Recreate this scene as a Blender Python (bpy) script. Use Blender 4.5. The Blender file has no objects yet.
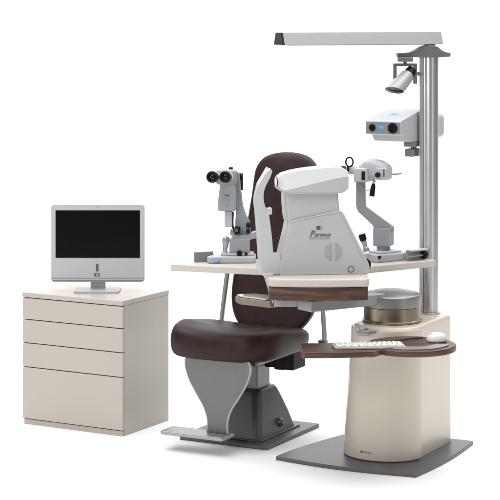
import bpy, bmesh, math, random
from mathutils import Vector, Matrix
random.seed(7)
PI = math.pi
R = math.radians
scene = bpy.context.scene
C = scene.collection

# ------------------------------------------------------------------ camera
F = 1900.0          # focal length in pixels of the 500 px frame
HC = 2.29           # lens height
cam_d = bpy.data.cameras.new('camera')
cam_d.sensor_width = 36.0
cam_d.lens = F / 500 * 36
cam_d.shift_y = -0.48
cam_d.clip_end = 200
cam = bpy.data.objects.new('camera', cam_d)
cam.location = (0, -10, HC)
cam.rotation_euler = (R(90), 0, 0)
C.objects.link(cam)
scene.camera = cam

# ------------------------------------------------------------------ studio light
world = bpy.data.worlds.new('World')
scene.world = world
world.use_nodes = True
bg = world.node_tree.nodes['Background']
bg.inputs['Color'].default_value = (1, 1, 1, 1)
bg.inputs['Strength'].default_value = 0.17

def area(name, loc, target, sx, sy, power, col=(1, 1, 1)):
    d = bpy.data.lights.new(name, 'AREA')
    d.shape = 'RECTANGLE'; d.size = sx; d.size_y = sy; d.energy = power; d.color = col
    o = bpy.data.objects.new(name, d); C.objects.link(o)
    o.location = loc
    o.rotation_euler = (Vector(target) - Vector(loc)).to_track_quat('-Z', 'Y').to_euler()
    return o
area('overhead_softbox', (0.1, 0.2, 4.6), (0.1, 0.2, 0), 7.5, 7.0, 575)
area('key_softbox', (-2.6, -6.2, 2.9), (0.1, 0, 0.8), 1.6, 2.2, 105)
area('strip_softbox', (3.6, -3.4, 1.7), (0.7, 0, 1.0), 0.3, 2.8, 10)
area('strip_softbox', (-4.4, -1.6, 1.7), (0, 0, 0.9), 0.35, 2.8, 22)
area('backdrop_light', (-3.6, 2.6, 3.6), (-0.6, 6.2, 1.6), 3.0, 1.2, 85)
area('backdrop_light', (3.6, 2.6, 3.6), (0.6, 6.2, 1.6), 3.0, 1.2, 85)

vs = scene.view_settings
scene.display_settings.display_device = 'sRGB'
vs.view_transform = 'Standard'
vs.look = 'None'
vs.exposure = 0.0
vs.gamma = 1.0
vs.use_curve_mapping = False

# ------------------------------------------------------------------ materials
def mat(name, col, rough=0.5, metal=0.0, var=0.03, vscale=9.0, bump=0.0, bscale=180.0,
        stretch=(1, 1, 1), coat=0.0, aniso=0.0, rvar=0.08, spec=0.5):
    m = bpy.data.materials.new(name); m.use_nodes = True
    nt = m.node_tree; n = nt.nodes; l = nt.links
    b = n['Principled BSDF']
    b.inputs['Roughness'].default_value = rough
    b.inputs['Metallic'].default_value = metal
    b.inputs['Coat Weight'].default_value = coat
    b.inputs['Anisotropic'].default_value = aniso
    b.inputs['Specular IOR Level'].default_value = spec
    tc = n.new('ShaderNodeTexCoord'); mp = n.new('ShaderNodeMapping')
    mp.inputs['Scale'].default_value = stretch
    l.new(tc.outputs['Object'], mp.inputs['Vector'])
    nz = n.new('ShaderNodeTexNoise'); nz.inputs['Scale'].default_value = vscale
    nz.inputs['Detail'].default_value = 6
    l.new(mp.outputs['Vector'], nz.inputs['Vector'])
    rp = n.new('ShaderNodeValToRGB')
    rp.color_ramp.elements[0].position = 0.3; rp.color_ramp.elements[1].position = 0.7
    rp.color_ramp.elements[0].color = tuple(c * (1 - var) for c in col) + (1,)
    rp.color_ramp.elements[1].color = tuple(min(1, c * (1 + var)) for c in col) + (1,)
    l.new(nz.outputs['Fac'], rp.inputs['Fac']); l.new(rp.outputs['Color'], b.inputs['Base Color'])
    mr = n.new('ShaderNodeMapRange')
    mr.inputs['To Min'].default_value = max(0.02, rough - rvar)
    mr.inputs['To Max'].default_value = min(1, rough + rvar)
    l.new(nz.outputs['Fac'], mr.inputs['Value']); l.new(mr.outputs['Result'], b.inputs['Roughness'])
    if bump > 0:
        nb = n.new('ShaderNodeTexNoise'); nb.inputs['Scale'].default_value = bscale
        nb.inputs['Detail'].default_value = 3
        l.new(mp.outputs['Vector'], nb.inputs['Vector'])
        bp = n.new('ShaderNodeBump'); bp.inputs['Strength'].default_value = bump
        bp.inputs['Distance'].default_value = 0.002
        l.new(nb.outputs['Fac'], bp.inputs['Height']); l.new(bp.outputs['Normal'], b.inputs['Normal'])
    return m

def walnut_mat():
    m = bpy.data.materials.new('walnut'); m.use_nodes = True
    nt = m.node_tree; n = nt.nodes; l = nt.links; b = n['Principled BSDF']
    tc = n.new('ShaderNodeTexCoord'); mp = n.new('ShaderNodeMapping')
    mp.inputs['Scale'].default_value = (2.2, 16, 34)
    l.new(tc.outputs['Object'], mp.inputs['Vector'])
    nz = n.new('ShaderNodeTexNoise'); nz.inputs['Scale'].default_value = 1.6
    nz.inputs['Detail'].default_value = 8; nz.inputs['Distortion'].default_value = 1.3
    l.new(mp.outputs['Vector'], nz.inputs['Vector'])
    rp = n.new('ShaderNodeValToRGB'); e = rp.color_ramp.elements
    e[0].position = 0.3; e[0].color = (0.022, 0.011, 0.006, 1)
    e[1].position = 0.72; e[1].color = (0.15, 0.075, 0.042, 1)
    k = e.new(0.5); k.color = (0.065, 0.031, 0.018, 1)
    l.new(nz.outputs['Fac'], rp.inputs['Fac']); l.new(rp.outputs['Color'], b.inputs['Base Color'])
    b.inputs['Roughness'].default_value = 0.38
    bp = n.new('ShaderNodeBump'); bp.inputs['Strength'].default_value = 0.15
    bp.inputs['Distance'].default_value = 0.001
    l.new(nz.outputs['Fac'], bp.inputs['Height']); l.new(bp.outputs['Normal'], b.inputs['Normal'])
    return m

M = dict(
    floor=mat('white_studio_paper', (0.93, 0.93, 0.93), 0.95, var=0.004, vscale=3),
    cabinet=mat('cabinet_lacquer', (0.45, 0.41, 0.37), 0.34, var=0.015, vscale=4, bump=0.03, bscale=90),
    gap=mat('dark_gap', (0.03, 0.027, 0.025), 0.8),
    cream=mat('cream_enamel', (0.60, 0.535, 0.455), 0.3, var=0.012, vscale=4, coat=0.2, rvar=0.02),
    board=mat('cream_board', (0.52, 0.48, 0.425), 0.4, var=0.012, vscale=6),
    white=mat('white_plastic', (0.47, 0.475, 0.475), 0.36, var=0.015, vscale=5, bump=0.04, bscale=420),
    device=mat('light_grey_plastic', (0.43, 0.435, 0.435), 0.36, var=0.015, vscale=5, bump=0.05, bscale=420),
    grey=mat('cool_grey_enamel', (0.28, 0.295, 0.31), 0.38, var=0.03, vscale=14, bump=0.05, bscale=300),
    pale=mat('pale_grey_enamel', (0.42, 0.435, 0.45), 0.38, var=0.03, vscale=14, bump=0.05, bscale=300),
    midgrey=mat('mid_grey_plastic', (0.20, 0.205, 0.215), 0.45, var=0.05),
    black=mat('black_plastic', (0.008, 0.008, 0.009), 0.38, var=0.1, spec=0.2),
    lens=mat('lens_glass', (0.006, 0.006, 0.009), 0.06, var=0.1, rvar=0.01, coat=0.2, spec=0.3),
    steel=mat('brushed_aluminium', (0.60, 0.60, 0.60), 0.29, 0.85, var=0.012, vscale=30, stretch=(24, 24, 0.25), rvar=0.012),
    steelh=mat('brushed_aluminium_bar', (0.27, 0.27, 0.27), 0.44, 0.4, var=0.04, vscale=30, stretch=(0.6, 30, 30), rvar=0.06),
    silver=mat('silver_paint', (0.16, 0.16, 0.16), 0.40, 0.45, var=0.04, vscale=40, bump=0.05, bscale=600),
    satin=mat('satin_metal', (0.36, 0.358, 0.355), 0.34, 0.6, var=0.04, vscale=30),
    brass=mat('bronze_band', (0.27, 0.23, 0.175), 0.30, 1.0, var=0.05, vscale=40, stretch=(1, 1, 12), rvar=0.07),
    armgrey=mat('arm_grey_paint', (0.36, 0.365, 0.37), 0.36, 0.2, var=0.03, vscale=12),
    capgrey=mat('cap_grey', (0.27, 0.27, 0.27), 0.31, 0.5, var=0.02, vscale=6, rvar=0.015),
    plate=mat('grey_powder_coat', (0.115, 0.115, 0.122), 0.36, 0.3, var=0.08, vscale=60, bump=0.12, bscale=900),
    cast=mat('dark_grey_casting', (0.115, 0.115, 0.12), 0.33, 0.55, var=0.06, vscale=50, bump=0.08, bscale=700),
    leather=mat('brown_leather', (0.023, 0.0095, 0.0085), 0.43, var=0.2, vscale=22, bump=0.35, bscale=330, spec=0.24),
    rubber=mat('black_vinyl', (0.010, 0.009, 0.010), 0.55, var=0.2, vscale=30, bump=0.5, bscale=60, spec=0.2),
    tray=mat('tray_shell', (0.20, 0.165, 0.125), 0.3, 0.35, var=0.06, vscale=20),
    glass=mat('tray_glass', (0.50, 0.50, 0.48), 0.12, 0.0, var=0.12, vscale=30, coat=0.4),
    screen=mat('display_screen', (0.004, 0.004, 0.005), 0.14, var=0.1, rvar=0.02, spec=0.1),
    silverplastic=mat('silver_plastic', (0.41, 0.41, 0.43), 0.4, var=0.015, vscale=8),
    key=mat('white_keys', (0.72, 0.72, 0.70), 0.45, var=0.02),
    blue=mat('blue_print', (0.06, 0.28, 0.52), 0.4, var=0.1, vscale=60),
    ink=mat('grey_ink', (0.085, 0.085, 0.09), 0.6, var=0.1, vscale=60),
    softink=mat('pale_grey_ink', (0.30, 0.30, 0.305), 0.6, var=0.1, vscale=60),
    wood=walnut_mat(),
)
lcd = bpy.data.materials.new('lit_display'); lcd.use_nodes = True
_b = lcd.node_tree.nodes['Principled BSDF']
_b.inputs['Base Color'].default_value = (0.05, 0.2, 0.45, 1)
_b.inputs['Emission Color'].default_value = (0.10, 0.36, 0.75, 1)
_b.inputs['Emission Strength'].default_value = 0.5
M['lcd'] = lcd

# ------------------------------------------------------------------ mesh helpers
def bevel(bm, w, seg=3, ang=30):
    if w <= 0: return
    es = [e for e in bm.edges if len(e.link_faces) == 2 and e.calc_face_angle(0) > R(ang)]
    if es:
        bmesh.ops.bevel(bm, geom=es, offset=w, segments=seg, profile=0.5, affect='EDGES', clamp_overlap=True)

def T(loc=(0, 0, 0), rx=0, ry=0, rz=0):
    return Matrix.Translation(loc) @ Matrix.Rotation(R(rz), 4, 'Z') @ Matrix.Rotation(R(ry), 4, 'Y') @ Matrix.Rotation(R(rx), 4, 'X')

class MB:
    def __init__(self): self.bm = bmesh.new()
    def take(self, b, mtx=None):
        if mtx is not None: b.transform(mtx)
        bmesh.ops.recalc_face_normals(b, faces=b.faces[:])
        me = bpy.data.meshes.new('tmp'); b.to_mesh(me); b.free()
        self.bm.from_mesh(me); bpy.data.meshes.remove(me)
        return self
    def box(self, x0, x1, y0, y1, z0, z1, bv=0.004, seg=3, mtx=None):
        b = bmesh.new(); bmesh.ops.create_cube(b, size=1)
        b.transform(Matrix.Translation(((x0 + x1) / 2, (y0 + y1) / 2, (z0 + z1) / 2)) @ Matrix.Diagonal((x1 - x0, y1 - y0, z1 - z0, 1)))
        bevel(b, bv, seg); return self.take(b, mtx)
    def prism(self, poly, a, b_, axis='y', bv=0.003, seg=3, mtx=None, ang=30):
        """extrude a 2D outline: axis y -> poly is (x,z); axis z -> (x,y); axis x -> (y,z)"""
        b = bmesh.new()
        def p3(p, t):
            return {'y': (p[0], t, p[1]), 'z': (p[0], p[1], t), 'x': (t, p[0], p[1])}[axis]
        v0 = [b.verts.new(p3(p, a)) for p in poly]; v1 = [b.verts.new(p3(p, b_)) for p in poly]
        n = len(poly)
        b.faces.new(v0); b.faces.new(v1[::-1])
        for i in range(n): b.faces.new((v0[i], v0[(i + 1) % n], v1[(i + 1) % n], v1[i]))
        bmesh.ops.recalc_face_normals(b, faces=b.faces[:])
        bevel(b, bv, seg, ang); return self.take(b, mtx)
    def loft(self, rings, mtx=None, cap=True):
        b = bmesh.new(); vv = [[b.verts.new(p) for p in r] for r in rings]; n = len(rings[0])
        for i in range(len(vv) - 1):
            for j in range(n):
                b.faces.new((vv[i][j], vv[i][(j + 1) % n], vv[i + 1][(j + 1) % n], vv[i + 1][j]))
        if cap: b.faces.new(vv[0][::-1]); b.faces.new(vv[-1])
        return self.take(b, mtx)
    def lathe(self, prof, mtx=None, n=48):
        """prof: (r, z) from bottom to top round the z axis"""
        rings = [[(max(r, 1e-4) * math.cos(2 * PI * k / n), max(r, 1e-4) * math.sin(2 * PI * k / n), z) for k in range(n)] for r, z in prof]
        return self.loft(rings, mtx)
    def cyl(self, p, q, r, r2=None, n=32, bv=0.0):
        p = Vector(p); q = Vector(q); L = (q - p).length; r2 = r if r2 is None else r2
        m = Matrix.Translation(p) @ (q - p).to_track_quat('Z', 'Y').to_matrix().to_4x4()
        bv = min(bv, L * .45, r * .9, r2 * .9)
        prof = [(r - bv, 0), (r - .3 * bv, .3 * bv), (r, bv), (r2, L - bv), (r2 - .3 * bv, L - .3 * bv), (r2 - bv, L)] if bv > 0 else [(r, 0), (r2, L)]
        return self.lathe(prof, m, n)
    def tube(self, pts, r, n=12, closed=False, sub=6):
        pts = [Vector(p) for p in pts]
        if sub > 1: pts = smooth(pts, sub, closed)
        rings = []; N = len(pts); up = Vector((0, 0, 1)); prev = None
        for i, p in enumerate(pts):
            if closed: d = pts[(i + 1) % N] - pts[i - 1]
            else: d = pts[min(i + 1, N - 1)] - pts[max(i - 1, 0)]
            d.normalize()
            if prev is None:
                a = up.cross(d)
                if a.length < 1e-3: a = Vector((1, 0, 0)).cross(d)
            else: a = prev - d * prev.dot(d)
            a.normalize(); prev = a; c = d.cross(a)
            rr = r[i * (len(r) - 1) // max(1, N - 1)] if isinstance(r, (list, tuple)) else r
            rings.append([p + (a * math.cos(2 * PI * k / n) + c * math.sin(2 * PI * k / n)) * rr for k in range(n)])
        if closed: rings.append(rings[0]); return self.loft(rings, cap=False)
        return self.loft(rings)
    def build(self, name, m, parent=None, sharp=38, wn=True):
        me = bpy.data.meshes.new(name)
        bmesh.ops.remove_doubles(self.bm, verts=self.bm.verts[:], dist=1e-6)
        self.bm.to_mesh(me); self.bm.free()
        for p in me.polygons: p.use_smooth = True
        me.set_sharp_from_angle(angle=R(sharp))
        me.materials.append(M[m] if isinstance(m, str) else m)
        o = bpy.data.objects.new(name, me); C.objects.link(o)
        if parent: o.parent = parent
        if wn:
            w = o.modifiers.new('normals', 'WEIGHTED_NORMAL'); w.keep_sharp = True
        return o

def smooth(pts, sub=6, closed=False):
    out = []; N = len(pts)
    rng = range(N if closed else N - 1)
    for i in rng:
        g = lambda k: pts[k % N] if closed else pts[max(0, min(N - 1, k))]
        p0, p1, p2, p3 = g(i - 1), g(i), g(i + 1), g(i + 2)
        for s in range(sub):
            t = s / sub
            out.append(0.5 * ((2 * p1) + (p2 - p0) * t + (2 * p0 - 5 * p1 + 4 * p2 - p3) * t * t + (3 * p1 - p0 - 3 * p2 + p3) * t ** 3))
    if not closed: out.append(pts[-1])
    return out

def curve2(pts, sub=5, closed=False):
    return [(p.x, p.y) for p in smooth([Vector((a, b, 0)) for a, b in pts], sub, closed)]

def arc(cx, cy, rx, ry, a0, a1, n=16):
    return [(cx + rx * math.cos(R(a0 + (a1 - a0) * i / n)), cy + ry * math.sin(R(a0 + (a1 - a0) * i / n))) for i in range(n + 1)]

def rrect(x0, x1, y0, y1, r, n=6):
    return (arc(x1 - r, y0 + r, r, r, -90, 0, n) + arc(x1 - r, y1 - r, r, r, 0, 90, n)
            + arc(x0 + r, y1 - r, r, r, 90, 180, n) + arc(x0 + r, y0 + r, r, r, 180, 270, n))

def superell(a, b, e, n=48):
    o = []
    for k in range(n):
        t = 2 * PI * k / n; c, s = math.cos(t), math.sin(t)
        o.append((a * math.copysign(abs(c) ** (2 / e), c), b * math.copysign(abs(s) ** (2 / e), s)))
    return o

def thing(name, label, cat, loc=(0, 0, 0), rz=0):
    o = bpy.data.objects.new(name, None); C.objects.link(o)
    o.empty_display_size = 0.1
    o.location = loc; o.rotation_euler = (0, 0, R(rz))
    o['label'] = label; o['category'] = cat
    return o

def text(name, body, size, loc, parent, m, shear=0.0, depth=0.0006, rot=(90, 0, 0), sx=1.0):
    cu = bpy.data.curves.new(name, 'FONT'); cu.body = body; cu.size = size; cu.shear = shear
    cu.extrude = depth; cu.offset = size * .018; cu.align_x = 'CENTER'
    t = bpy.data.objects.new('tmp', cu); C.objects.link(t)
    bpy.context.view_layer.update()
    me = bpy.data.meshes.new_from_object(t.evaluated_get(bpy.context.evaluated_depsgraph_get()))
    bpy.data.objects.remove(t); me.name = name
    me.materials.clear(); me.materials.append(M[m])
    o = bpy.data.objects.new(name, me); C.objects.link(o); o.parent = parent
    o.location = loc; o.rotation_euler = tuple(R(a) for a in rot); o.scale = (sx, 1, 1)
    return o

# ------------------------------------------------------------------ the setting: white sweep
b = bmesh.new()
vs_ = [b.verts.new(p) for p in ((-9, -11, 0), (9, -11, 0), (9, 4.5, 0), (-9, 4.5, 0))]
b.faces.new(vs_)
me = bpy.data.meshes.new('floor'); b.to_mesh(me); b.free(); me.materials.append(M['floor'])
fl = bpy.data.objects.new('floor', me); C.objects.link(fl); fl['kind'] = 'structure'
b = bmesh.new()
prof = [(4.5, 0)] + [(4.5 + 1.8 * math.sin(R(a)), 1.8 - 1.8 * math.cos(R(a))) for a in range(6, 91, 6)] + [(6.3, 6.0)]
rows = [(b.verts.new((-9, y, z)), b.verts.new((9, y, z))) for y, z in prof]
for i in range(len(rows) - 1): b.faces.new((rows[i][0], rows[i][1], rows[i + 1][1], rows[i + 1][0]))
me = bpy.data.meshes.new('backdrop'); b.to_mesh(me); b.free(); me.materials.append(M['floor'])
for p in me.polygons: p.use_smooth = True
bd = bpy.data.objects.new('backdrop', me); C.objects.link(bd); bd['kind'] = 'structure'

# ------------------------------------------------------------------ drawer cabinet
def cabinet():
    t = thing('drawer_cabinet', 'beige lacquered cabinet of four drawers carrying the computer', 'cabinet', (-0.684, 0.19, 0), -29.5)
    W, D, H = 0.663, 0.470, 0.728
    sd = MB().box(-W + .002, -.002, .022, D, 0, H - .0265, .0015)
    sd.build('carcass', 'cabinet', t)
    MB().box(-W, 0, 0, D + .002, H - 0.026, H, 0.0025).build('top_panel', 'cabinet', t)
    MB().box(-W + 0.006, -0.006, 0.010, 0.0215, 0, 0.0275, 0.001).build('plinth', 'cabinet', t)
    MB().box(-W + 0.006, -0.006, 0.014, 0.0212, 0.029, H - 0.0268, 0.0).build('recess', 'gap', t)
    z = H - 0.0305
    for h in (0.1155, 0.1250, 0.1280, 0.2825):
        MB().box(-W + 0.001, -0.001, 0.002, 0.0195, z - h, z, 0.002).build('drawer', 'cabinet', t)
        z -= h + 0.0046
cabinet()

# ------------------------------------------------------------------ desktop computer
def computer():
    X, Y = -0.8445, 0.56
    t = thing('desktop_computer', 'white all-in-one computer with a black screen on the beige cabinet', 'computer', (X, Y, 0.7282), 0)
    s = 1900 / (Y + 10)
    Z = lambda py: HC - (py - 10) / s - 0.7282
    x = lambda px: (px - 98.2) / s
    poly = rrect(x(51.6), x(144.8), Z(281.6), Z(204.2), 0.018, 6)
    # lower corners nearly square
    MB().prism([(a, max(c, Z(281.6))) for a, c in poly], -0.018, 0.018, 'y', 0.004).build('housing', 'silverplastic', t)
    MB().prism(rrect(x(56), x(140.3), Z(257.4), Z(210), 0.002), -0.0195, -0.016, 'y', 0.0005).build('screen', 'screen', t)
    g = MB(); g.box(x(52.2), x(144.2), -0.0192, -0.017, Z(280.8), Z(277.3), 0.0006); g.build('grille', 'midgrey', t)
    e = MB(); e.box(x(51.9), x(144.5), -0.0200, -0.017, Z(279.4), Z(278.2), 0.0003); e.build('trim_strip', 'silverplastic', t)
    mk = MB(); mk.box(x(96.4), x(98.9), -0.0190, -0.0175, Z(271.0), Z(263.2), 0.0015)
    mk.box(x(94.6), x(100.2), -0.0190, -0.0175, Z(276.0), Z(272.8), 0.0012); mk.build('badge', 'ink', t)
    MB().box(x(96.6), x(99.0), -0.0196, -0.0188, Z(275.1), Z(273.7), 0.0003).build('badge_plate', 'silverplastic', t)
    MB().cyl((x(98.3), -0.019, Z(206.6)), (x(98.3), -0.0175, Z(206.6)), 0.0028).build('camera_lens', 'black', t)
    p = MB().prism([(0.02, 0.012), (0.028, 0.012), (0.06, Z(262)), (0.019, Z(262))], x(90.4), x(105.4), 'x', 0.002)
    p.build('stand_neck', 'silverplastic', t)
    MB().prism(rrect(x(75), x(120.2), -0.085, 0.10, 0.02), 0, 0.011, 'z', 0.003).build('stand_base', 'silverplastic', t)
computer()

# ------------------------------------------------------------------ examination chair
def chair():
    t = thing('examination_chair', 'brown leather examination chair with footrest on a dark grey floor plate', 'chair', (0, 0.27, 0), -28)
    U = 0.032
    MB().prism(rrect(-0.265, 0.265, -0.305, 0.315, 0.012), 0, 0.022, 'z', 0.003).build('base_plate', 'plate', t)
    # lift housing
    rings = []
    for z, a, y0, y1 in ((0.0225, .160, -.235, .215), (0.04, .155, -.228, .21), (0.05, .151, -.222, .206), (0.11, .136, -.195, .185), (0.19, .113, -.155, .15),
                      (0.232, .100, -.133, .13), (0.250, .093, -.124, .12), (0.260, .084, -.114, .11), (0.263, .070, -.10, .096)):
        rings.append([(px + U - .012, py, z) for px, py in rrect(-a, a, y0, y1, 0.042, 8)])
    MB().loft(rings).build('lift_housing', 'cast', t)
    sk = MB().prism(rrect(-0.178 + U - .012, 0.178 + U - .012, -0.25, 0.232, 0.03), 0.0225, 0.030, 'z', 0.003); sk.build('housing_skirt', 'cast', t)
    pd = MB(); pd.cyl((0.128 + U, 0.03, 0.075), (0.150 + U, 0.03, 0.072), 0.026, 0.022, bv=0.005); pd.cyl((0.149 + U, 0.03, 0.072), (0.156 + U, 0.03, 0.072), 0.012, bv=0.003); pd.build('pedal_knob', 'cast', t)
    MB().box(-0.058 + U, 0.058 + U, -0.085, 0.06, 0.24, 0.43, 0.006).build('lift_column', 'silver', t)
    MB().box(-0.072 + U, 0.072 + U, -0.10, 0.075, 0.425, 0.452, 0.006).build('lift_collar', 'cast', t)
    MB().box(-0.20 + U, 0.23 + U, -0.42, 0.10, 0.452, 0.492, 0.012).build('seat_frame', 'cast', t)
    # cushion
    n = 72
    A, B_ = 0.312, 0.350
    def dish(px, py):
        """upper surface of the cushion: raised flanks, a dished middle and a rolled front"""
        q = px / A; v = py / B_
        return (.026 * abs(q) ** 2.2 * (1 if q < 0 else .5) - .020 * math.exp(-((v - .1) / .6) ** 2) * (1 - q * q)
                - .052 * max(0, v + .35) - .022 * max(0, -v - .35) ** 1.3)
    def ring(k, z, w, e=3.6):
        out = []
        for px, py in superell(A * k, B_ * k, e, n):
            out.append((px + U, py - 0.168, z + w * dish(px, py)))
        return out
    rings = [ring(.86, .474, 0), ring(.93, .479, 0), ring(.965, .489, 0), ring(.988, .505, .05), ring(1.0, .528, .15), ring(1.003, .552, .3),
             ring(.996, .577, .5), ring(.978, .597, .7), ring(.950, .613, .85), ring(.912, .624, .95), ring(.862, .631, 1), ring(.80, .634, 1)]
    for k in (.73, .64, .55, .44, .32, .2, .08): rings.append(ring(k, .635, 1))
    MB().loft(rings).build('seat', 'leather', t, sharp=80, wn=False)
    # side crease seam on the cushion
    # backrest
    prof = [(.520, .10, .02), (.530, .15, .045), (.56, .195, .06), (.62, .238, .068), (.70, .262, .072), (.80, .268, .074), (.90, .258, .072), (1.0, .236, .07), (1.1, .214, .066), (1.2, .198, .064),
            (1.28, .190, .064), (1.34, .186, .064), (1.39, .180, .062), (1.43, .164, .056), (1.46, .138, .048), (1.48, .108, .036), (1.492, .070, .022), (1.497, .03, .008)]
    rings = []
    prof = [tuple(p) for p in smooth([Vector(p) for p in prof], 4)]
    for z, w, th in prof:
        w += .013 * max(0, min(1, (z - 1.0) / .2)) if z < 1.47 else .013 * max(0, (1.497 - z) / .027)
        k = (z - .52) / .977
        yc = 0.185 + 0.20 * k + 0.03 * math.sin(k * PI)
        rg = []
        for px, py in superell(w, th, 2.7, 56):
            rg.append((px + U + .012 * k, yc + py + 0.03 * min(1, th / .05) * (1 - (px / max(w, .01)) ** 2) - .015 * min(1, th / .05), z))
        rings.append(rg)
    MB().loft(rings).build('backrest', 'leather', t, sharp=80, wn=False)
    bs = MB().box(-0.06 + U, 0.06 + U, 0.20, 0.30, 0.44, 0.60, 0.01); bs.build('backrest_bracket', 'cast', t)
    # bellows under the rear of the cushion
    bl = MB()
    for i in range(3):
        bl.box(0.095 + i * .058, 0.157 + i * .058, -0.02, 0.13, 0.372 - .006 * (i % 2) - .003 * i, 0.492, 0.010, seg=4)
    bl.build('bellows', 'rubber', t)
    # leg support panel
    c = U + 0.030
    left = curve2([(-.180, .485), (-.190, .462), (-.186, .42), (-.165, .365), (-.125, .30), (-.084, .24), (-.062, .19), (-.055, .15), (-.056, .115), (-.060, .104)], 4)
    poly = [(c + a, z) for a, z in left] + [(c - a, z) for a, z in left[::-1]]
    MB().prism(poly, -0.475, -0.448, 'y', 0.005, ang=40).build('leg_panel', 'silver', t)
    edge = [(c - a + .003, z) for a, z in left]
    rim = MB()
    rim.tube([(a, -0.475, z) for a, z in edge], 0.0065, sub=2, n=10)
    rim.tube([(c + a - .003, -0.473, z) for a, z in left], 0.0042, sub=2, n=10)
    rim.build('panel_rim', 'satin', t)
    MB().prism(rrect(-.232, .140, -.565, -.43, .014), 0.083, 0.103, 'z', 0.006).build('footrest', 'satin', t)
    for k in (-.04, 0, .04): MB().cyl((c + k, -.482, .103), (c + k, -.482, .107), .006).build('footrest_bolt', 'cast', t)
    # arms
    for sgn, top in ((-1, -.285), (1, .285)):
        x0 = U + sgn * .318
        arm = MB(); arm.tube([(x0, .20, .50), (x0 * .97 + top * .03, .20, .56), (U + top, .215, .86)], .0135, sub=5, n=16)
        arm.build('arm_post', 'satin', t)
        MB().box(x0 - .03 if sgn > 0 else x0 - .012, x0 + .012 if sgn > 0 else x0 + .03, .18, .22, .478, .505, .006).build('arm_bracket', 'cast', t)
        MB().box(U + top - .022, U + top + .022, .12, .34, .855, .885, .010).build('armrest', 'rubber', t)
chair()

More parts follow.
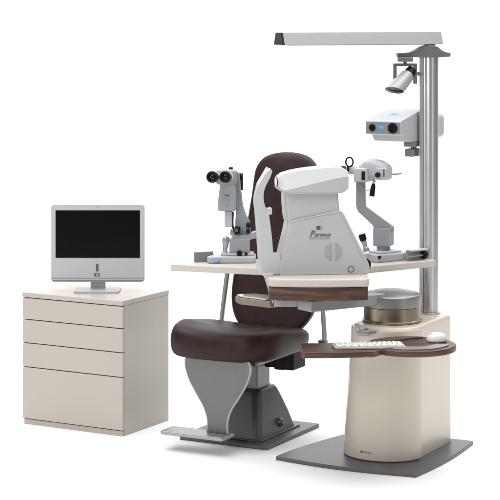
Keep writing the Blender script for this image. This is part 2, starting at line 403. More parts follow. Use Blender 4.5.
# ------------------------------------------------------------------ instrument stand
ST = thing('instrument_stand', 'cream pedestal stand with tall aluminium column, side table and walnut tray', 'instrument stand', (0, 0, 0), -28)
UN = Matrix.Rotation(R(-28), 4, 'Z')
UI = UN.inverted()
def loc_(x, y, z=0): return UI @ Vector((x, y, z))          # world -> stand frame
def stand():
    t = ST
    front = arc(.655, .30, 1.1, .545, 249.5, 290.5, 14)
    poly = [(.272, -.232)] + [(.272 + (1.046 - .272) * i / 12, -.232 - .042 * math.sin(PI * i / 12)) for i in range(1, 12)] + [(1.046, -.237)]
    poly += [(1.046 - .012 * (i / 8) + .022 * math.sin(PI * i / 8), -.237 + .80 * i / 8) for i in range(1, 9)]
    poly += [(.40, .563)]
    poly += [(.40 - .128 * math.sin(PI / 2 * i / 8) ** 1.2, .563 - .795 * i / 8) for i in range(1, 8)]
    MB().prism(poly, 0, 0.020, 'z', 0.003, ang=25).build('base_plate', 'plate', t)
    # pedestal body: rear box and rounded front shell
    def plan(z, off=0.0, rear=True):
        k = z / .69
        l = .534 + .045 * k; r = .943
        cx = (l + r) / 2; a = (r - l) / 2
        sag = .165 - .02 * k
        return l, r, cx, a, sag
    rings = []
    for z in (.0205, .1, .2, .3, .4, .5, .6, .668, .678, .685, .689, .690):
        ins = {.678: .0025, .685: .007, .689: .014, .690: .022}.get(z, 0)
        l, r, cx, a, sag = plan(z)
        l += ins + .006; r -= ins + .008; a = (r - l) / 2
        ring = arc(cx, .06, a, sag - .006 - ins, 180, 360, 28) + arc(r - .05, .53 - .05 - ins, .05, .05, 0, 90, 8) + arc(l + .05, .53 - .05 - ins, .05, .05, 90, 180, 8)
        rings.append([(px, py, z) for px, py in ring])
    ped = MB().loft(rings).build('pedestal', 'cream', t)
    # front shell, a little proud, stopping at the two side seams
    outer = []
    for z in (.024, .03, .1, .2, .3, .4, .5, .58, .64, .672, .677):
        l, r, cx, a, sag = plan(z)
        ins = {.677: .004, .024: .003}.get(z, 0)
        o_ = arc(cx, .068, a + .008 - ins, sag + .018 - ins, 176, 357, 36)
        i_ = arc(cx, .068, a - .012, sag - .002, 176, 357, 36)[::-1]
        outer.append([(px, py, z) for px, py in o_ + i_])
    sh = MB().loft(outer).build('front_shell', 'cream', ped, sharp=50)
    l, r, cx, a, sag = plan(.1)
    def onshell(ang, z, off=.0):
        l, r, cx, a, sag = plan(z)
        return (cx + (a + .007 + off) * math.cos(R(ang)), .068 + (sag + .018 + off) * math.sin(R(ang)), z)
    MB().tube([onshell(k, .064, -.0015) for k in (256, 260, 264, 268, 272)], .0044, sub=4, n=10).build('vent_slot', 'softink', sh)
    MB().tube([onshell(256.2, .064, .0), onshell(258.5, .064, .0)], .0052, sub=2).build('slot_catch', 'ink', sh)
    MB().tube([onshell(*k, .0) for k in ((203, .66), (202, .56), (202, .45), (205, .33), (212, .22), (226, .145), (241, .108), (255, .100))], .0009, sub=6, n=6).build('shell_seam', 'softink', sh)
    # lever on the shell
    e = onshell(262, .672, .0)
    sg_ = MB(); sg_.tube([onshell(358.2, zz, -.0075) for zz in (.03, .2, .4, .6, .67)], .0035, sub=1, n=6); sg_.build('seam_gap', 'gap', sh)
    lv = MB(); m = Matrix.Translation((e[0] - .01, e[1] - .01, .668)) @ Matrix.Rotation(R(28), 4, 'Z')
    lv.box(-.058, .012, -.03, .03, -.014, .012, .008, mtx=m)
    lv.box(.012, .060, -.014, .014, -.006, .010, .005, mtx=m)
    lv.cyl(m @ Vector((-.02, 0, .01)), m @ Vector((-.02, 0, .020)), .022, bv=.003)
    lv.build('locking_lever', 'satin', sh)
    # turntable drum
    DU, DV = .748, .150
    dm = Matrix.Translation((DU, DV, 0))
    MB().lathe([(.150, .6905), (.1525, .693), (.1525, .700), (.149, .702), (.1465, .704), (.1465, .768), (.144, .770)], dm, 64).build('turntable_band', 'brass', t)
    MB().lathe([(.140, .7705), (.1495, .7715), (.151, .775), (.151, .818), (.149, .826), (.142, .832), (.12, .840), (.09, .847), (.05, .852), (.02, .853), (.001, .853)], dm, 64).build('turntable_cap', 'capgrey', t)
    # column: extrusion with a flat grooved flank
    cu_, cv_ = .812, .478
    cm = Matrix.Translation((cu_, cv_, 0)) @ Matrix.Rotation(R(28), 4, 'Z')
    ring = arc(.008, 0, .046, .050, -128, 128, 40) + [(-.026, .038), (-.030, .034), (-.043, .033), (-.045, .030), (-.045, .012), (-.036, .010), (-.036, -.010), (-.045, -.012), (-.045, -.030), (-.043, -.033), (-.030, -.034), (-.028, -.031), (-.026, -.038)]
    col = MB().prism(ring, .690, 2.041, 'z', 0.0, mtx=cm).build('column', 'steel', t, sharp=30, wn=False)
    gm = MB(); gm.box(-.0350, -.0325, -.0085, .0085, .70, 2.02, 0, mtx=cm)
    gm.build('column_channel', 'midgrey', col)
    bo = MB().lathe([(.066, .6905), (.066, .696), (.060, .699)], cm, 40); bo.build('column_collar', 'steel', t)
    # head bracket
    c0 = cm @ Vector((0, 0, 0))
    d = (UN @ Vector(c0)).y + 10; s = F / d
    wx = (UN @ Vector(c0)).x; pxc = 250 + F * wx / d
    X = lambda px: (px - pxc) / s
    Zp = lambda py: HC - (py - 10) / s
    up = [(396.5, 53.2), (404, 53), (409, 52.4), (414, 50.4), (418, 47.8), (422, 46), (425, 45.3), (434, 45.3), (437, 46.6), (441, 50), (445, 51.8), (449.5, 52.6)]
    lo = [(449.5, 56.4), (440, 57.2), (418, 57.2), (408, 57), (396.5, 56.8)]
    poly = [(X(a), Zp(b)) for a, b in up] + [(X(a), Zp(b)) for a, b in lo]
    hb = MB().prism(poly, -.058, .062, 'y', .004, mtx=cm, ang=35); hb.build('head_bracket', 'silver', t)
    nk = MB().cyl(cm @ Vector((X(430), 0, Zp(45.6))), cm @ Vector((X(430), 0, Zp(43.6))), .029, bv=.002); nk.build('lamp_pivot', 'silver', t)
    # swing arm under the table (world points)
    a0 = Vector((.727, -.21, 0)); a1 = Vector((.27, -.52, 0))
    dr = (a1 - a0).normalized(); nr = Vector((-dr.y, dr.x, 0))
    def ribbon(p0, p1, w0, w1, z0, z1, bv=.006):
        pts = [p0 + nr * w0, p1 + nr * w1, p1 - nr * w1, p0 - nr * w0]
        return MB().prism([tuple((loc_(p.x, p.y)).xy) for p in pts], z0, z1, 'z', bv)
    ribbon(a0, a1, .070, .060, .788, .844).build('swing_arm', 'armgrey', t)
    MB().cyl(loc_(.34, -.50, .8445), loc_(.34, -.50, .9425), .07, bv=.004).build('table_hub', 'cast', t)
    # wing table (world outline), top at .985
    TZ = .985
    A, Bp, Cp, Dp = (-.408, -.24), (.03, -.39), (.628, -.315), (.972, -.075)
    out = [A, Bp, (.10, -.42), (.56, -.40), Cp, (Dp[0] - .012, Dp[1] - .010), (Dp[0], Dp[1]), (Dp[0] - .012, Dp[1] + .022), (.790, .13), (.60, .05), (.48, -.03), (.10, -.07), (-.28, .04), (-.39, .075)]
    MB().prism([tuple(loc_(*p).xy) for p in out], TZ - .036, TZ, 'z', .006).build('wing_table', 'board', t)
    # centre board that carries the analyser
    cb = [(.085, -.30), (.085, -.745), (.10, -.765)] + [(.10 + .46 * i / 10, -.768 - .022 * math.sin(PI * i / 10)) for i in range(1, 10)] + [(.565, -.775), (.582, -.755), (.582, -.30)]
    z1 = TZ + .0005
    cbo = MB().prism([tuple(loc_(*p).xy) for p in cb], z1 - .042, z1, 'z', .012, seg=4, ang=40).build('centre_board', 'board', t)
    ap = [(.092, -.32), (.092, -.742)] + [(.10 + .46 * i / 10, -.757 - .022 * math.sin(PI * i / 10)) for i in range(0, 11)] + [(.575, -.742), (.575, -.32)]
    apo = MB().prism([(px, py) for px, py in ap], .877, z1 - .0425, 'z', .004, ang=40)
    ao = apo.build('apron', 'wood', cbo); ao.rotation_euler = (0, 0, R(28))
    # little tray at the far end of the arm
    tr = [(-.075, -.36), (-.055, -.44), (.10, -.56), (.17, -.50), (.16, -.40), (.02, -.33)]
    MB().prism([tuple(loc_(*p).xy) for p in tr], .808, .842, 'z', .007).build('arm_tray', 'tray', t)
    gl = [(-.066, -.37), (-.048, -.43), (.08, -.535), (.13, -.49), (.13, -.41), (.02, -.345)]
    MB().prism([tuple(loc_(*p).xy) for p in gl], .8425, .850, 'z', .003).build('tray_insert', 'glass', t)
    cl = MB().box(.12, .235, -.58, -.50, .818, .856, .006, mtx=UI @ Matrix.Identity(4)); cl.build('arm_clamp', 'armgrey', t)
    # keyboard tray
    KZ = .660
    path = [(.262, -.955), (.40, -.950), (.545, -.932), (.585, -.925), (.605, -.915)]
    ring = arc(.788, -.715, .220, .215, 226, 360 + 118, 44)
    poly = [(.243, -.925), (.248, -.945)] + path + ring + [(.60, -.60), (.56, -.69), (.262, -.700), (.245, -.715)]
    kt = MB().prism(poly, KZ - .030, KZ, 'z', .007, seg=4, ang=22).build('keyboard_tray', 'wood', t)
    kt.rotation_euler = (0, 0, R(28))
    st = arc(.788, -.715, .185, .180, 222, 345, 30) + arc(.788, -.715, .120, .105, 345, 215, 24)
    MB().prism(st, KZ + .0002, KZ + .005, 'z', .0015, ang=40).build('wrist_plate', 'satin', kt)
    rl = MB(); rl.tube([(.70 + .02, -.66, KZ + .003), (.78, -.60, KZ + .003), (.86, -.56, KZ + .003)], .004, sub=4); rl.build('tray_groove', 'gap', kt)
    MB().box(.60, .80, -.62, -.48, KZ - .062, KZ - .031, .006).build('tray_bracket', 'satin', kt)
stand()

# ------------------------------------------------------------------ overhead lamp bar
def overhead_lamp():
    t = thing('overhead_lamp', 'long aluminium lamp bar with black end on top of the column', 'lamp', (0.955, 0.06, 2.110), 21)
    s = F / 10.05
    w, tw, h = .132, .080, .065
    L0, L1 = -.858, .040
    MB().prism([(-w / 2, 0), (w / 2, 0), (tw / 2, h), (-tw / 2, h)], L0, L1, 'x', .002, mtx=None).build('housing', 'steelh', t)
    MB().prism([(-w / 2 + .001, .0005), (w / 2 - .001, .0005), (tw / 2 - .001, h - .0005), (-tw / 2 + .001, h - .0005)], L0 - .010, L0 + .001, 'x', .003).build('end_cap', 'black', t)
    MB().prism([(-w / 2 + .001, .0005), (w / 2 - .001, .0005), (tw / 2 - .001, h - .0005), (-tw / 2 + .001, h - .0005)], L1, L1 + .006, 'x', .002).build('end_cap', 'silverplastic', t)
    MB().box(L0 + .03, L1 - .06, -.05, .05, -.003, .001, .001).build('diffuser', 'white', t)
overhead_lamp()

# ------------------------------------------------------------------ small spotlight
def spotlight():
    Y = -.02; s = F / (Y + 10)
    X = lambda px: (px - 405) * (Y + 10) / F
    Z0 = HC - (60.9 - 10) / s
    Z = lambda py: HC - (py - 10) / s - Z0
    t = thing('spotlight', 'small silver spotlight in a square yoke hanging below the lamp bar', 'spotlight', ((405 - 250) / s, Y, Z0), 0)
    MB().box(X(397.5), X(412.5), -.045, .035, Z(61.6), Z(57.0), .003).build('mount_plate', 'silver', t)
    MB().cyl((X(405), 0, Z(61.5)), (X(405), 0, Z(64.2)), .009).build('pivot', 'cast', t)
    y = MB()
    y.box(X(393.2), X(417), -.014, .014, Z(66), Z(63.4), .002)
    y.box(X(393.2), X(396.6), -.014, .014, Z(79), Z(65.0), .002)
    y.box(X(413.2), X(417), -.014, .014, Z(83.8), Z(65.0), .002)
    y.build('yoke', 'silver', t)
    a = Vector((X(410.5), .0, Z(72.2))); bq = Vector((X(394), -.075, Z(89.5)))
    ax = (bq - a).normalized()
    m = Matrix.Translation(a) @ ax.to_track_quat('Z', 'Y').to_matrix().to_4x4()
    # slanted shade: every line of the shell runs on to one tilted mouth plane
    e1 = ax.orthogonal().normalized(); e2 = ax.cross(e1); N = 48
    zc = Z(90.0)
    def mouth(dirv, r0, r1, inset=0.0):
        p0 = a + ax * .03 + dirv * r0
        L_ = (bq - a).length
        g = (ax + dirv * ((r1 - r0) / L_)).normalized()
        # plane: z = zc - .16 * (x - bq.x) - .10 * (y - bq.y)
        f0 = p0.z - (zc - .14 * (p0.x - bq.x) - .42 * (p0.y - bq.y)); fg = g.z + .14 * g.x + .42 * g.y
        return p0, p0 + g * (-f0 / fg - inset)
    rows = [[], [], [], [], [], []]
    for k in range(N):
        dv = e1 * math.cos(2 * PI * k / N) + e2 * math.sin(2 * PI * k / N)
        p0, p1 = mouth(dv, .036, .047)
        q0, q1 = mouth(dv, .033, .0435)
        q0, q2 = mouth(dv, .033, .0425, .012)
        rows[0].append(a + ax * .012 + dv * .020); rows[1].append(a + ax * .016 + dv * .028); rows[2].append(p0)
        rows[3].append(p1); rows[4].append(q1); rows[5].append(q2)
    MB().loft([[tuple(p) for p in rr_] for rr_ in rows]).build('lamp_head', 'armgrey', t)
    cen = sum(rows[5], Vector()) / N
    MB().loft([[tuple(p + (cen - p) * f - ax * (-.0015)) for p in rows[5]] for f in (.03, .5, .97)]).build('lens', 'lens', t)
    MB().lathe([(.020, -.022), (.028, -.018), (.030, .0), (.030, .013)], m).build('lamp_neck', 'black', t)
    MB().cyl((X(411), 0, Z(73.4)), (X(421), .012, Z(74.0)), .0095).build('side_joint', 'cast', t)
spotlight()

# ------------------------------------------------------------------ chart projector
def projector():
    t = thing('chart_projector', 'pale grey chart projector with two black lenses mounted on the column', 'projector', (.60, -.08, 1.594), -28)
    # local frame: x along u, y along v; origin so that u=.565 v=.211
    o = loc_(.60, -.08)
    u = lambda a: a - o.x
    v = lambda a: a - o.y
    z = lambda a: a - 1.594
    prof = [(v(.225), z(1.643)), (v(.222), z(1.646)), (v(.222), z(1.708)), (v(.228), z(1.713)), (v(.50), z(1.760)), (v(.56), z(1.764)), (v(.70), z(1.750)), (v(.735), z(1.73)), (v(.745), z(1.70)), (v(.735), z(1.655)), (v(.70), z(1.62)), (v(.62), z(1.597)), (v(.36), z(1.597)), (v(.335), z(1.602)), (v(.300), z(1.634))]
    body = MB().prism(prof, u(.565), u(.765), 'x', .008, seg=4, ang=20).build('body', 'pale', t)
    MB().box(u(.690), u(.800), v(.575), v(.752), z(1.600), z(1.735), .03, seg=5).build('rear_cover', 'pale', t)
    fp = MB().prism(rrect(u(.569), u(.761), z(1.647), z(1.7075), .006), v(.2175), v(.2235), 'y', .0015)
    fpo = fp.build('front_panel', 'midgrey', t)
    for (cx, r) in ((.607, .019), (.723, .028)):
        b_ = MB(); b_.cyl((u(cx), v(.2178), z(1.677)), (u(cx), v(.2125), z(1.677)), r, bv=.0015); lo = b_.build('lens', 'black', fpo)
        MB().cyl((u(cx), v(.2130), z(1.677)), (u(cx), v(.2118), z(1.677)), r * .72, bv=.0005).build('lens_glass', 'lens', lo)
    MB().box(u(.644), u(.670), v(.2168), v(.2180), z(1.672), z(1.688), .0003).build('display', 'lcd', fpo)
    MB().box(u(.640), u(.676), -.014, .014, -.0008, .0008, .0003, mtx=T((0, v(.33) + .055, z(1.7398)), rx=9.8)).build('maker_label', 'blue', t)
    mt = MB(); mt.box(u(.70), u(.764), v(.41), v(.52), z(1.568), z(1.5965), .004)
    mt.cyl((u(.735), v(.465), z(1.555)), (u(.735), v(.465), z(1.572)), .016)
    mt.box(u(.700), u(.752), v(.425), v(.51), z(1.515), z(1.556), .005)
    mt.build('column_mount', 'midgrey', t)
projector()

# ------------------------------------------------------------------ slit lamp on the left wing
def slit_lamp():
    Y = -.14; d = Y + 10; s = F / d
    px0, z0 = 231, .985
    t = thing('slit_lamp', 'grey binocular slit lamp microscope on the left end of the table', 'microscope', ((px0 - 250) / s, Y, z0), 0)
    X = lambda px: (px - px0) / s
    Z = lambda py: HC - (py - 10) / s - z0
    # base
    bs = MB().prism([(X(a), b_) for a, b_ in ((208.5, -.085), (254, -.075), (256, -.06), (256, .06), (224, .075), (214, .03), (207, -.06))], 0.0005, .035, 'z', .008, seg=4)
    bs.prism([(X(a), b_) for a, b_ in ((221, -.05), (254, -.05), (254, .05), (226, .06))], .034, .048, 'z', .006, seg=3)
    base = bs.build('base', 'pale', t)
    MB().box(X(214), X(220.3), -.0868, -.083, .006, .026, .0008, mtx=T(rz=0)).build('base_label', 'blue', base)
    for k_, w_ in ((.0205, .030), (.0150, .024), (.0105, .018)): MB().box(X(214.5), X(214.5) + w_, -.0872, -.0866, k_, k_ + .0022, 0).build('label_print', 'white', base)
    j = MB(); j.lathe([(.020, .03), (.019, .045), (.012, .055), (.010, .062), (.013, .075), (.017, .10), (.019, .115), (.017, .128), (.010, .134), (.001, .135)], T((X(224), -.03, 0), ry=5), 28)
    j.build('joystick', 'satin', t)
    MB().box(X(229.5), X(250), -.04, .05, .046, Z(238), .008, seg=4).build('column_block', 'grey', t)
    MB().cyl((X(239.5), -.062, Z(252)), (X(239.5), -.035, Z(252)), .014, bv=.003).build('locking_knob', 'black', t)
    MB().cyl((X(246), -.062, Z(252.5)), (X(246), -.035, Z(252.5)), .008, bv=.002).build('locking_knob', 'black', t)
    # curved lower arm
    poly = curve2([(X(231), Z(229)), (X(236), Z(233.6)), (X(244), Z(234.5)), (X(256), Z(231))], 5) + curve2([(X(256), Z(237.5)), (X(246), Z(239.8)), (X(236), Z(239)), (X(229.5), Z(233))], 5)
    MB().prism(poly, -.035, .035, 'y', .004).build('lower_arm', 'grey', t)
    # rear pillar
    poly = [(X(a), Z(b_)) for a, b_ in ((229, 178), (233, 171), (239.5, 172.5), (241.2, 190), (243, 206), (246, 215), (250, 222), (251, 236), (237, 237), (235, 228), (236, 208), (230, 206))]
    MB().prism(poly, -.006, .058, 'y', .006).build('pillar', 'grey', t)
    # microscope head (front housing)
    def rr(cx, cy, a, b_, z): return [(px, py, z) for px, py in [(cx + q[0], cy + q[1]) for q in rrect(-a, a, -b_, b_, min(a, b_) * .35, 5)]]
    rings = []
    for py, l, r, dp in ((209.5, 219, 235, .030), (208.6, 218, 236, .036), (200, 218.2, 236.4, .038), (192, 219, 236.2, .039), (185, 220.2, 235.6, .038), (181, 221.0, 235, .035), (179, 222.2, 234, .028)):
        rings.append(rr(X((l + r) / 2), -.045, (r - l) / 2 / s, dp, Z(py)))
    hd = MB().loft(rings).build('microscope_head', 'grey', t, sharp=45)
    MB().box(X(225), X(229.5), -.0852, -.082, Z(194.6), Z(193.2), .0003).build('head_mark', 'ink', hd)
    MB().box(X(223.5), X(232), -.0856, -.0845, Z(197.2), Z(196.9), 0).build('head_line', 'softink', hd)
    # binocular bridge + eyepieces
    br = MB(); br.box(X(216), X(237), -.085, -.005, Z(183.5), Z(168.5), .016, seg=4, mtx=None); br.build('prism_housing', 'grey', t)
    MB().box(X(229), X(233), -.05, -.03, Z(169), Z(166.4), .003).build('top_knob', 'black', t)
    for px in (212.4, 225.2):
        a = Vector((X(px), -.165, Z(174.2))); q = Vector((X(px + 5.5), -.045, Z(176.2)))
        ax = (a - q).normalized(); L = (a - q).length
        m = Matrix.Translation(q) @ ax.to_track_quat('Z', 'Y').to_matrix().to_4x4()
        MB().lathe([(.024, 0), (.0265, .01), (.0265, L - .035), (.028, L - .033)], m).build('eyepiece_tube', 'pale', t)
        e = MB().lathe([(.027, L - .034), (.030, L - .03), (.0305, L - .004), (.028, L), (.022, L - .002), (.017, L - .012), (.001, L - .012)], m).build('eyecup', 'black', t)
        MB().lathe([(.0165, L - .0118), (.010, L - .008), (.001, L - .006)], m).build('ocular_lens', 'lens', e)
    MB().box(X(234.5), X(240.5), -.050, -.028, Z(233.5), Z(225.5), .004).build('tilt_joint', 'black', t)
    MB().cyl((X(236.5), -.060, Z(229)), (X(236.5), -.049, Z(229)), .010, bv=.002).build('tilt_knob', 'cast', t)
    MB().cyl((X(227.5), -.0875, Z(203.5)), (X(227.5), -.082, Z(203.5)), .004, bv=.001).build('head_screw', 'midgrey', hd)
    # knobs on the right flank
    for py, r in ((176.5, .016), (182.5, .018), (188, .013)): MB().cyl((X(238), .02, Z(py)), (X(243), .02, Z(py)), r, bv=.003).build('side_knob', 'black', t)
    for px, py, r in ((248.5, 224.5, .013), (248, 230.5, .011)): MB().cyl((X(px), -.005, Z(py)), (X(px), -.045, Z(py)), r, bv=.003).build('arm_knob', 'black', t)
    MB().box(X(224.6), X(232.3), -.055, -.012, Z(226.3), Z(210), .006).build('illumination_unit', 'pale', t)
    MB().box(X(226), X(230), -.04, -.02, Z(211), Z(207), .002).build('mirror_mount', 'ink', t)
    MB().tube([(X(233), -.03, Z(211)), (X(232.6), -.03, Z(222)), (X(233.4), -.03, Z(228)), (X(236), -.03, Z(232))], .0055, sub=4).build('cable', 'black', t)
    # axle cover at the left end
    m = T((X(203.5), -.01, 0), rz=22)
    MB().box(-.050, .052, -.012, .012, .0005, .052, .002, mtx=m).build('wheel_cover', 'midgrey', t)
    MB().cyl(m @ Vector((.045, .0, .025)), m @ Vector((.11, -.01, .025)), .006).build('axle', 'satin', t)
slit_lamp()

# ------------------------------------------------------------------ keratometer on the right wing
def keratometer():
    Y = -.06; d = Y + 10; s = F / d
    px0, z0 = 386, .985
    t = thing('keratometer', 'pale grey keratometer on a cranked arm at the right end of the table', 'eye instrument', ((px0 - 250) / s, Y, z0), 0)
    X = lambda px: (px - px0) / s
    Z = lambda py: HC - (py - 10) / s - z0
    b1 = T((X(385), -.015, 0), rz=36)
    MB().box(-.115, .115, -.075, .075, .0005, .040, .006, mtx=b1).box(-.075, .07, -.05, .05, .039, .050, .005, mtx=b1).build('base', 'pale', t)
    MB().cyl(b1 @ Vector((-.105, -.085, .03)), b1 @ Vector((-.105, -.072, .03)), .008, bv=.002).build('base_screw', 'black', t)
    MB().cyl((X(383.5), 0, .049), (X(383.5), 0, Z(244)), .036, bv=.002).build('neck', 'grey', t)
    MB().box(-.044, .044, -.044, .044, Z(245.5), Z(227.5), .004, mtx=T((X(383.5), 0, 0), rz=-22)).build('rotary_block', 'grey', t)
    # cranked arm
    pts = [(355.8, 177), (365.3, 177), (365.6, 206), (394, 226.5), (394, 231), (373.5, 231), (373.5, 226), (357.5, 210.8), (356, 206)]
    MB().prism([(X(a), Z(b_)) for a, b_ in pts], -.026, .026, 'y', .006, ang=12).build('arm', 'grey', t)
    # joystick
    j = MB().lathe([(.018, 0), (.016, .015), (.011, .022), (.013, .04), (.015, .055), (.013, .058)], T((X(365.5), -.09, Z(249)), ry=-16), 24)
    j.build('joystick_stem', 'satin', t)
    MB().lathe([(.014, .0575), (.019, .060), (.019, .088), (.016, .092), (.001, .093)], T((X(365.5), -.09, Z(249)), ry=-16), 24).build('joystick_grip', 'black', t)
    # head
    m = T((X(367.5), .0, Z(174)), rz=-24)
    hd = MB(); hd.box(-.050, .024, -.078, .055, -.038, .036, .009, seg=4, mtx=m)
    rings = []
    for k, (x, cz, hz, hy) in enumerate(((-.030, .012, .020, .030), (-.024, .016, .042, .046), (.0, .028, .052, .052), (.04, .030, .052, .054), (.085, .024, .046, .052), (.115, .012, .040, .048), (.122, .010, .030, .040))):
        rings.append([(x, px, cz + pz) for px, pz in superell(hy, hz, 4, 32)])
    hd.loft(rings, m)
    hdo = hd.build('head', 'pale', t, sharp=40)
    MB().box(-.004, .016, -.0795, -.076, -.026, .020, .001, mtx=m).build('scale_window', 'black', hdo)
    MB().box(.070, .128, -.066, .03, -.022, .040, .006, mtx=m).build('sight_housing', 'pale', hdo)
    MB().cyl(m @ Vector((.084, -.082, .004)), m @ Vector((.084, -.064, .004)), .0135, bv=.003).build('focus_knob', 'black', hdo)
    MB().box(.110, .119, -.0675, -.064, -.006, .034, .001, mtx=m).build('sight_slot', 'ink', hdo)
    tn = MB().lathe([(.03, .0), (.028, .0025), (.001, .003)], T((X(377.5), -.025, Z(160.2)), rx=0, ry=6), 28); tn.build('top_cap', 'midgrey', hdo)
    # eyepiece to the left
    a = Vector((X(360), 0, Z(170.5))); q = Vector((X(346.5), .02, Z(170)))
    MB().cyl(a, q, .026, .020, bv=.003).build('eyepiece_tube', 'pale', t)
    MB().cyl(q, q + (q - a).normalized() * .03, .018, .020, bv=.003).build('eyecup', 'black', t)
    rg = [Vector((X(349.3) + .019 * math.cos(a_), -.012, Z(161.8) + .024 * math.sin(a_))) for a_ in [2 * PI * k / 20 for k in range(20)]]
    r_ = MB(); r_.tube(rg, .0045, closed=True, sub=1, n=10); r_.cyl((X(347.6), -.012, Z(171)), (X(348), -.012, Z(166)), .008, .005); r_.build('ring_sight', 'black', t)
    # hanging handle, bracket wire, right rod
    m2 = T((X(373), -.05, Z(182.5)), ry=8)
    MB().lathe([(.006, 0), (.009, -.004), (.0125, -.02), (.0145, -.06), (.013, -.068), (.001, -.069)][::-1], m2, 24).build('drive_handle', 'black', t)
    MB().cyl((X(372.8), -.05, Z(183.5)), (X(373.5), -.03, Z(177)), .006).build('handle_stem', 'satin', t)
    MB().tube([(X(355.5), -.045, Z(184.2)), (X(356.5), -.05, Z(182.5)), (X(359), -.05, Z(183.4)), (X(362), -.055, Z(188)), (X(368), -.055, Z(189.5)), (X(372.5), -.045, Z(184)), (X(376), -.04, Z(178))], .0022, sub=6, n=8).build('cable', 'satin', t)
    MB().tube([(X(388), -.03, Z(173.8)), (X(394), -.03, Z(173.8)), (X(402), -.03, Z(172.6))], [.004, .0055, .0055, .003], sub=3).build('target_rod', 'satin', t)
    # axle and wheel cover on the right
    m3 = T((X(416), -.03, 0), rz=36)
    w = MB(); w.box(-.060, .060, .012, .018, .0005, .058, .0015, mtx=m3); w.box(-.060, .060, -.030, .0115, .052, .058, .0015, mtx=m3); w.build('wheel_cover', 'pale', t)
    MB().cyl(m3 @ Vector((.032, -.012, .026)), m3 @ Vector((.052, -.012, .026)), .022, bv=.003).build('wheel', 'black', t)
    MB().cyl(m3 @ Vector((-.08, -.012, .026)), m3 @ Vector((.033, -.012, .026)), .006).build('axle', 'satin', t)
keratometer()

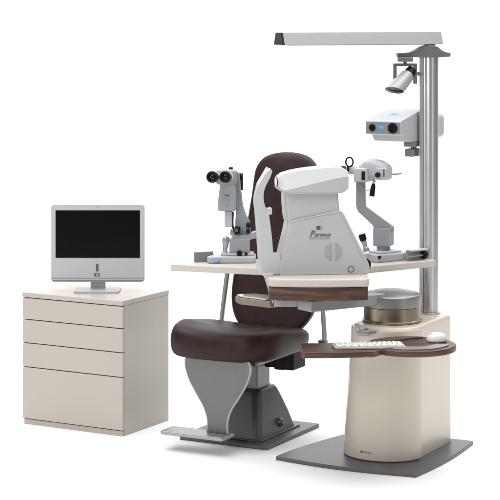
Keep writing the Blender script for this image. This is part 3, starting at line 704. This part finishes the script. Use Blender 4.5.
# ------------------------------------------------------------------ analyser with chin rest on the centre board
def analyser():
    Yf = -.645                              # front face of its foot
    d = Yf + 10; s = F / d
    px0, z0 = 318, .9858
    t = thing('eye_analyser', 'large light grey tabletop analyser with white chin rest on the centre board', 'eye analyser', ((px0 - 250) / s, Yf + .11, z0), 6)
    X = lambda px: (px - px0) / s
    Z = lambda py: (275.2 - py) / s
    y0, y1 = -.11, .11
    # lower body: front outline, extruded, with the slanting shoulder
    pts = [(277, 275.2), (277.6, 266), (279.5, 256), (282.5, 244), (285.5, 232), (287.3, 222.2), (288.4, 221.2), (337, 211.2), (340, 212), (342.5, 215.5), (366.8, 264), (368, 268), (366.5, 275.2)]
    body = MB().prism([(X(a), Z(b_)) for a, b_ in pts], y0, y1, 'y', .012, seg=4, ang=24).build('lower_body', 'device', t)
    MB().box(X(279), X(365), y0 + .004, y1 - .004, -.0004, .003, 0).build('foot_gasket', 'gap', t)
    MB().tube([(X(288.5), y0 - .0003, Z(222.4)), (X(312), y0 - .0006, Z(217.4)), (X(338), y0 - .0003, Z(212.9))], .0011, sub=3, n=6).build('shoulder_seam', 'softink', body)
    MB().tube([(X(338.6), y0 - .0003, Z(213.6)), (X(352), y0 - .0005, Z(241)), (X(363.8), y0 - .0003, Z(266))], .0009, sub=3, n=6).build('edge_seam', 'softink', body)
    # neck
    rings = []
    for py, l, r, dd in ((223, 285.5, 338.5, .096), (216, 284.2, 338.6, .097), (205, 283.4, 337.8, .096), (196, 283.2, 337, .094), (190, 283.4, 336.6, .092)):
        rings.append([(X((l + r) / 2) + a, b_, Z(py)) for a, b_ in rrect(-(r - l) / 2 / s, (r - l) / 2 / s, -dd, dd, .018, 6)])
    nk = MB().loft(rings).build('neck', 'device', t, sharp=50)
    # measuring head: lofted along its length
    rings = []
    # px, bottom, crease, crown, half depth, crown half depth
    sec = [(276.6, 190.5, 188.6, 178.0, .088, .046), (281.5, 193.6, 190.6, 174.6, .110, .058), (290, 194.2, 188.8, 172.2, .117, .066), (300, 194.3, 186.4, 170.4, .119, .072),
           (312, 194.4, 183.6, 169.0, .120, .078), (324, 194.5, 180.9, 168.0, .120, .083), (334, 194.4, 178.8, 167.4, .119, .086), (341.5, 193.4, 177.4, 168.6, .115, .086), (346.8, 190.0, 177.4, 171.8, .104, .080)]
    b = bmesh.new(); vv = []
    for px, pb, pc, pt, dd, rd in sec:
        vv.append([b.verts.new((X(px), y_, Z(p_))) for y_, p_ in ((-dd + .012, pb), (-dd, pb - 2.2), (-dd, pc), (-rd, pt + .9), (-rd * .4, pt), (rd * .4, pt), (rd, pt + .9), (dd, pc), (dd, pb - 2.2), (dd - .012, pb))])
    for i in range(len(vv) - 1):
        for j in range(10): b.faces.new((vv[i][j], vv[i][(j + 1) % 10], vv[i + 1][(j + 1) % 10], vv[i + 1][j]))
    b.faces.new(vv[0][::-1]); b.faces.new(vv[-1])
    bmesh.ops.recalc_face_normals(b, faces=b.faces[:])
    bevel(b, .007, 4, 21)
    hd = MB().take(b).build('measuring_head', 'device', t, sharp=60)
    MB().prism([(y_ * .052, Z(183.6) + z_ * .021) for y_, z_ in superell(1, 1, 2.6, 32)], X(276.6) - .0045, X(276.6) + .006, 'x', .002, ang=50).build('measuring_window', 'lens', hd)
    # markings
    fy = y0 - .0012
    lg = MB(); lg.box(X(314), X(318), fy, y0 + .002, Z(230.2), Z(226.2), .0003); lg.build('maker_mark', 'ink', body)
    MB().box(X(318), X(320), fy, y0 + .002, Z(230.2), Z(226.2), .0003).build('maker_square', 'softink', body)
    text('lettering', 'erseus', .0265, (X(320.0), y0 - .0008, Z(236.6)), body, 'ink', .28, sx=1.15)
    text('lettering', 'P', .042, (X(309.2), y0 - .0008, Z(236.8)), body, 'ink', .35, sx=.95)
    ln = MB()
    for a, c_ in ((307, 308.4), (309, 313.2), (314, 316), (316.7, 320.5), (321.2, 324.4), (325, 327)): ln.box(X(a), X(c_), fy, y0 + .002, Z(239.4), Z(238.2), 0)
    ln.build('caption_line', 'softink', body)
    ln = MB().box(X(306.5), X(328), fy, y0 + .002, Z(237.7), Z(237.35), 0); ln.build('underline', 'softink', body)
    g = MB(); gx, gz, gr = X(331.2), Z(252.4), 9.3 / s
    for i in range(9):
        zz = gz + gr * (i - 4) / 4.6
        hw = math.sqrt(max(0, gr * gr - (zz - gz) ** 2))
        for sg in (-1, 1):
            a, c_ = sorted((gx + sg * .0065, gx + sg * hw))
            if c_ - a > .003: g.box(a, c_, fy, y0 + .002, zz - .0026, zz + .0026, .0008)
    g.build('fan_grille', 'softink', body)
    px, pz = X(349), Z(270)
    b_ = MB(); b_.tube([(px + .0145 * math.cos(k * PI / 12), y0 - .001, pz + .0145 * math.sin(k * PI / 12)) for k in range(24)], .0018, closed=True, sub=1, n=8); b_.build('port_ring', 'ink', body)
    MB().cyl((px, y0 - .002, pz), (px, y0 + .004, pz), .0125, bv=.001).build('port_cap', 'pale', body)
    # cable at the right foot
    MB().tube([(X(366.5), -.02, .065), (X(369.5), -.02, .055), (X(371.4), -.02, .038), (X(370.0), -.02, .018), (X(364.5), -.03, .007)], .0058, sub=6, n=12).build('cable', 'black', t)
    MB().tube([(X(367), -.01, .060), (X(369), -.04, .045), (X(368.5), -.05, .022), (X(363), -.06, .008)], .004, sub=6, n=12).build('cable', 'black', t)
    # chin and forehead rest, a bent white frame standing left of the body
    inner = curve2([(270, 171.5), (267.5, 178), (263.2, 186.5), (261.2, 194), (261.6, 202), (264.2, 210.6)], 4)
    notch = [(264.6, 208.8), (269.4, 208.0), (269.8, 214.2), (266.6, 215.0)]
    post = curve2([(267.2, 219), (268.4, 228), (269.8, 240), (270.8, 252), (272.6, 253.6), (275, 253.4), (277.4, 256), (279, 263), (279.5, 274.6)], 3)
    outer = curve2([(260, 274.6), (257.6, 262), (256.5, 246), (255.5, 228), (253.6, 214), (251.8, 203), (252.9, 193.5), (257, 183.5), (262.6, 174), (268, 168.6)], 4)
    out = inner + notch + post + outer[:-1] + [(268.0, 168.6)]
    cr = MB().prism([(X(a), Z(b_)) for a, b_ in out], -.102, -.050, 'y', .0028, seg=3, ang=25).build('chin_rest', 'white', t)
    cr2 = MB().prism([(X(a), Z(b_)) for a, b_ in ((268.5, 169.5), (270.5, 172.5), (262.5, 190), (263.5, 206), (268, 222), (270, 250), (272, 272), (260, 272), (258, 240), (256, 214), (255, 200), (258, 187))], .046, .098, 'y', .006, ang=15)
    cr2.build('chin_rest', 'white', t)
    MB().box(X(258), X(278), -.100, .096, .004, .030, .008).build('rest_crossbar', 'white', t)
    # white skirt of the rest hanging over the board edge
    MB().prism([(X(260.5), Z(274.4)), (X(269.4), Z(274.4)), (X(270.2), Z(300)), (X(269), Z(302))], -.152, -.136, 'y', .001).prism([(X(260.5), Z(275.4)), (X(270), Z(275.4)), (X(270), Z(272.6)), (X(260.5), Z(272.6))], -.150, -.06, 'y', .001).build('hanging_flap', 'white', t)
analyser()

# ------------------------------------------------------------------ keyboard and mouse on the tray
def keyboard():
    t = thing('keyboard', 'slim white keyboard lying on the walnut tray', 'keyboard', (.575, -.815, .6605), 6)
    W, D = .345, .118
    MB().box(-W / 2, W / 2, -D / 2, D / 2, 0, .010, .003).build('case', 'silverplastic', t)
    km = None
    rows = [(14, 0), (14, .006), (13, .010), (12, .016), (9, 0)]
    for r, (n, off) in enumerate(rows):
        y = D / 2 - .016 - r * .0215
        w = (W - .016) / n
        for i in range(n):
            if km is None:
                o = MB().box(-.0098, .0098, -.0088, .0088, 0, .008, .0022, seg=2).build('key', 'key', t); km = o.data
                o_mod = True
            else:
                o = bpy.data.objects.new('key', km); C.objects.link(o); o.parent = t
            o.location = (-W / 2 + .008 + w * (i + .5), y, .0095)
            o.scale = (w / .0235, 1, 1)
keyboard()

def mouse():
    t = thing('computer_mouse', 'glossy white rounded mouse at the right end of the walnut tray', 'mouse', (.918, -.66, .6605), 20)
    rings = []
    for k in range(11):
        a = PI / 2 * k / 10
        r = math.cos(a) ** .62 if k < 10 else .02
        z = .004 + .040 * math.sin(a)
        rings.append([(px * (.97 if k == 0 else 1), py, z) for px, py in superell(.052 * r, .040 * r, 2.3, 40)])
    MB().loft([[(p[0] * .9, p[1] * .9, .0) for p in rings[0]]] + rings).build('shell', 'key', t, sharp=70)
    MB().cyl((-.034, -.008, .036), (-.034, .008, .036), .004, bv=.001).build('scroll_ball', 'silverplastic', t)
mouse()
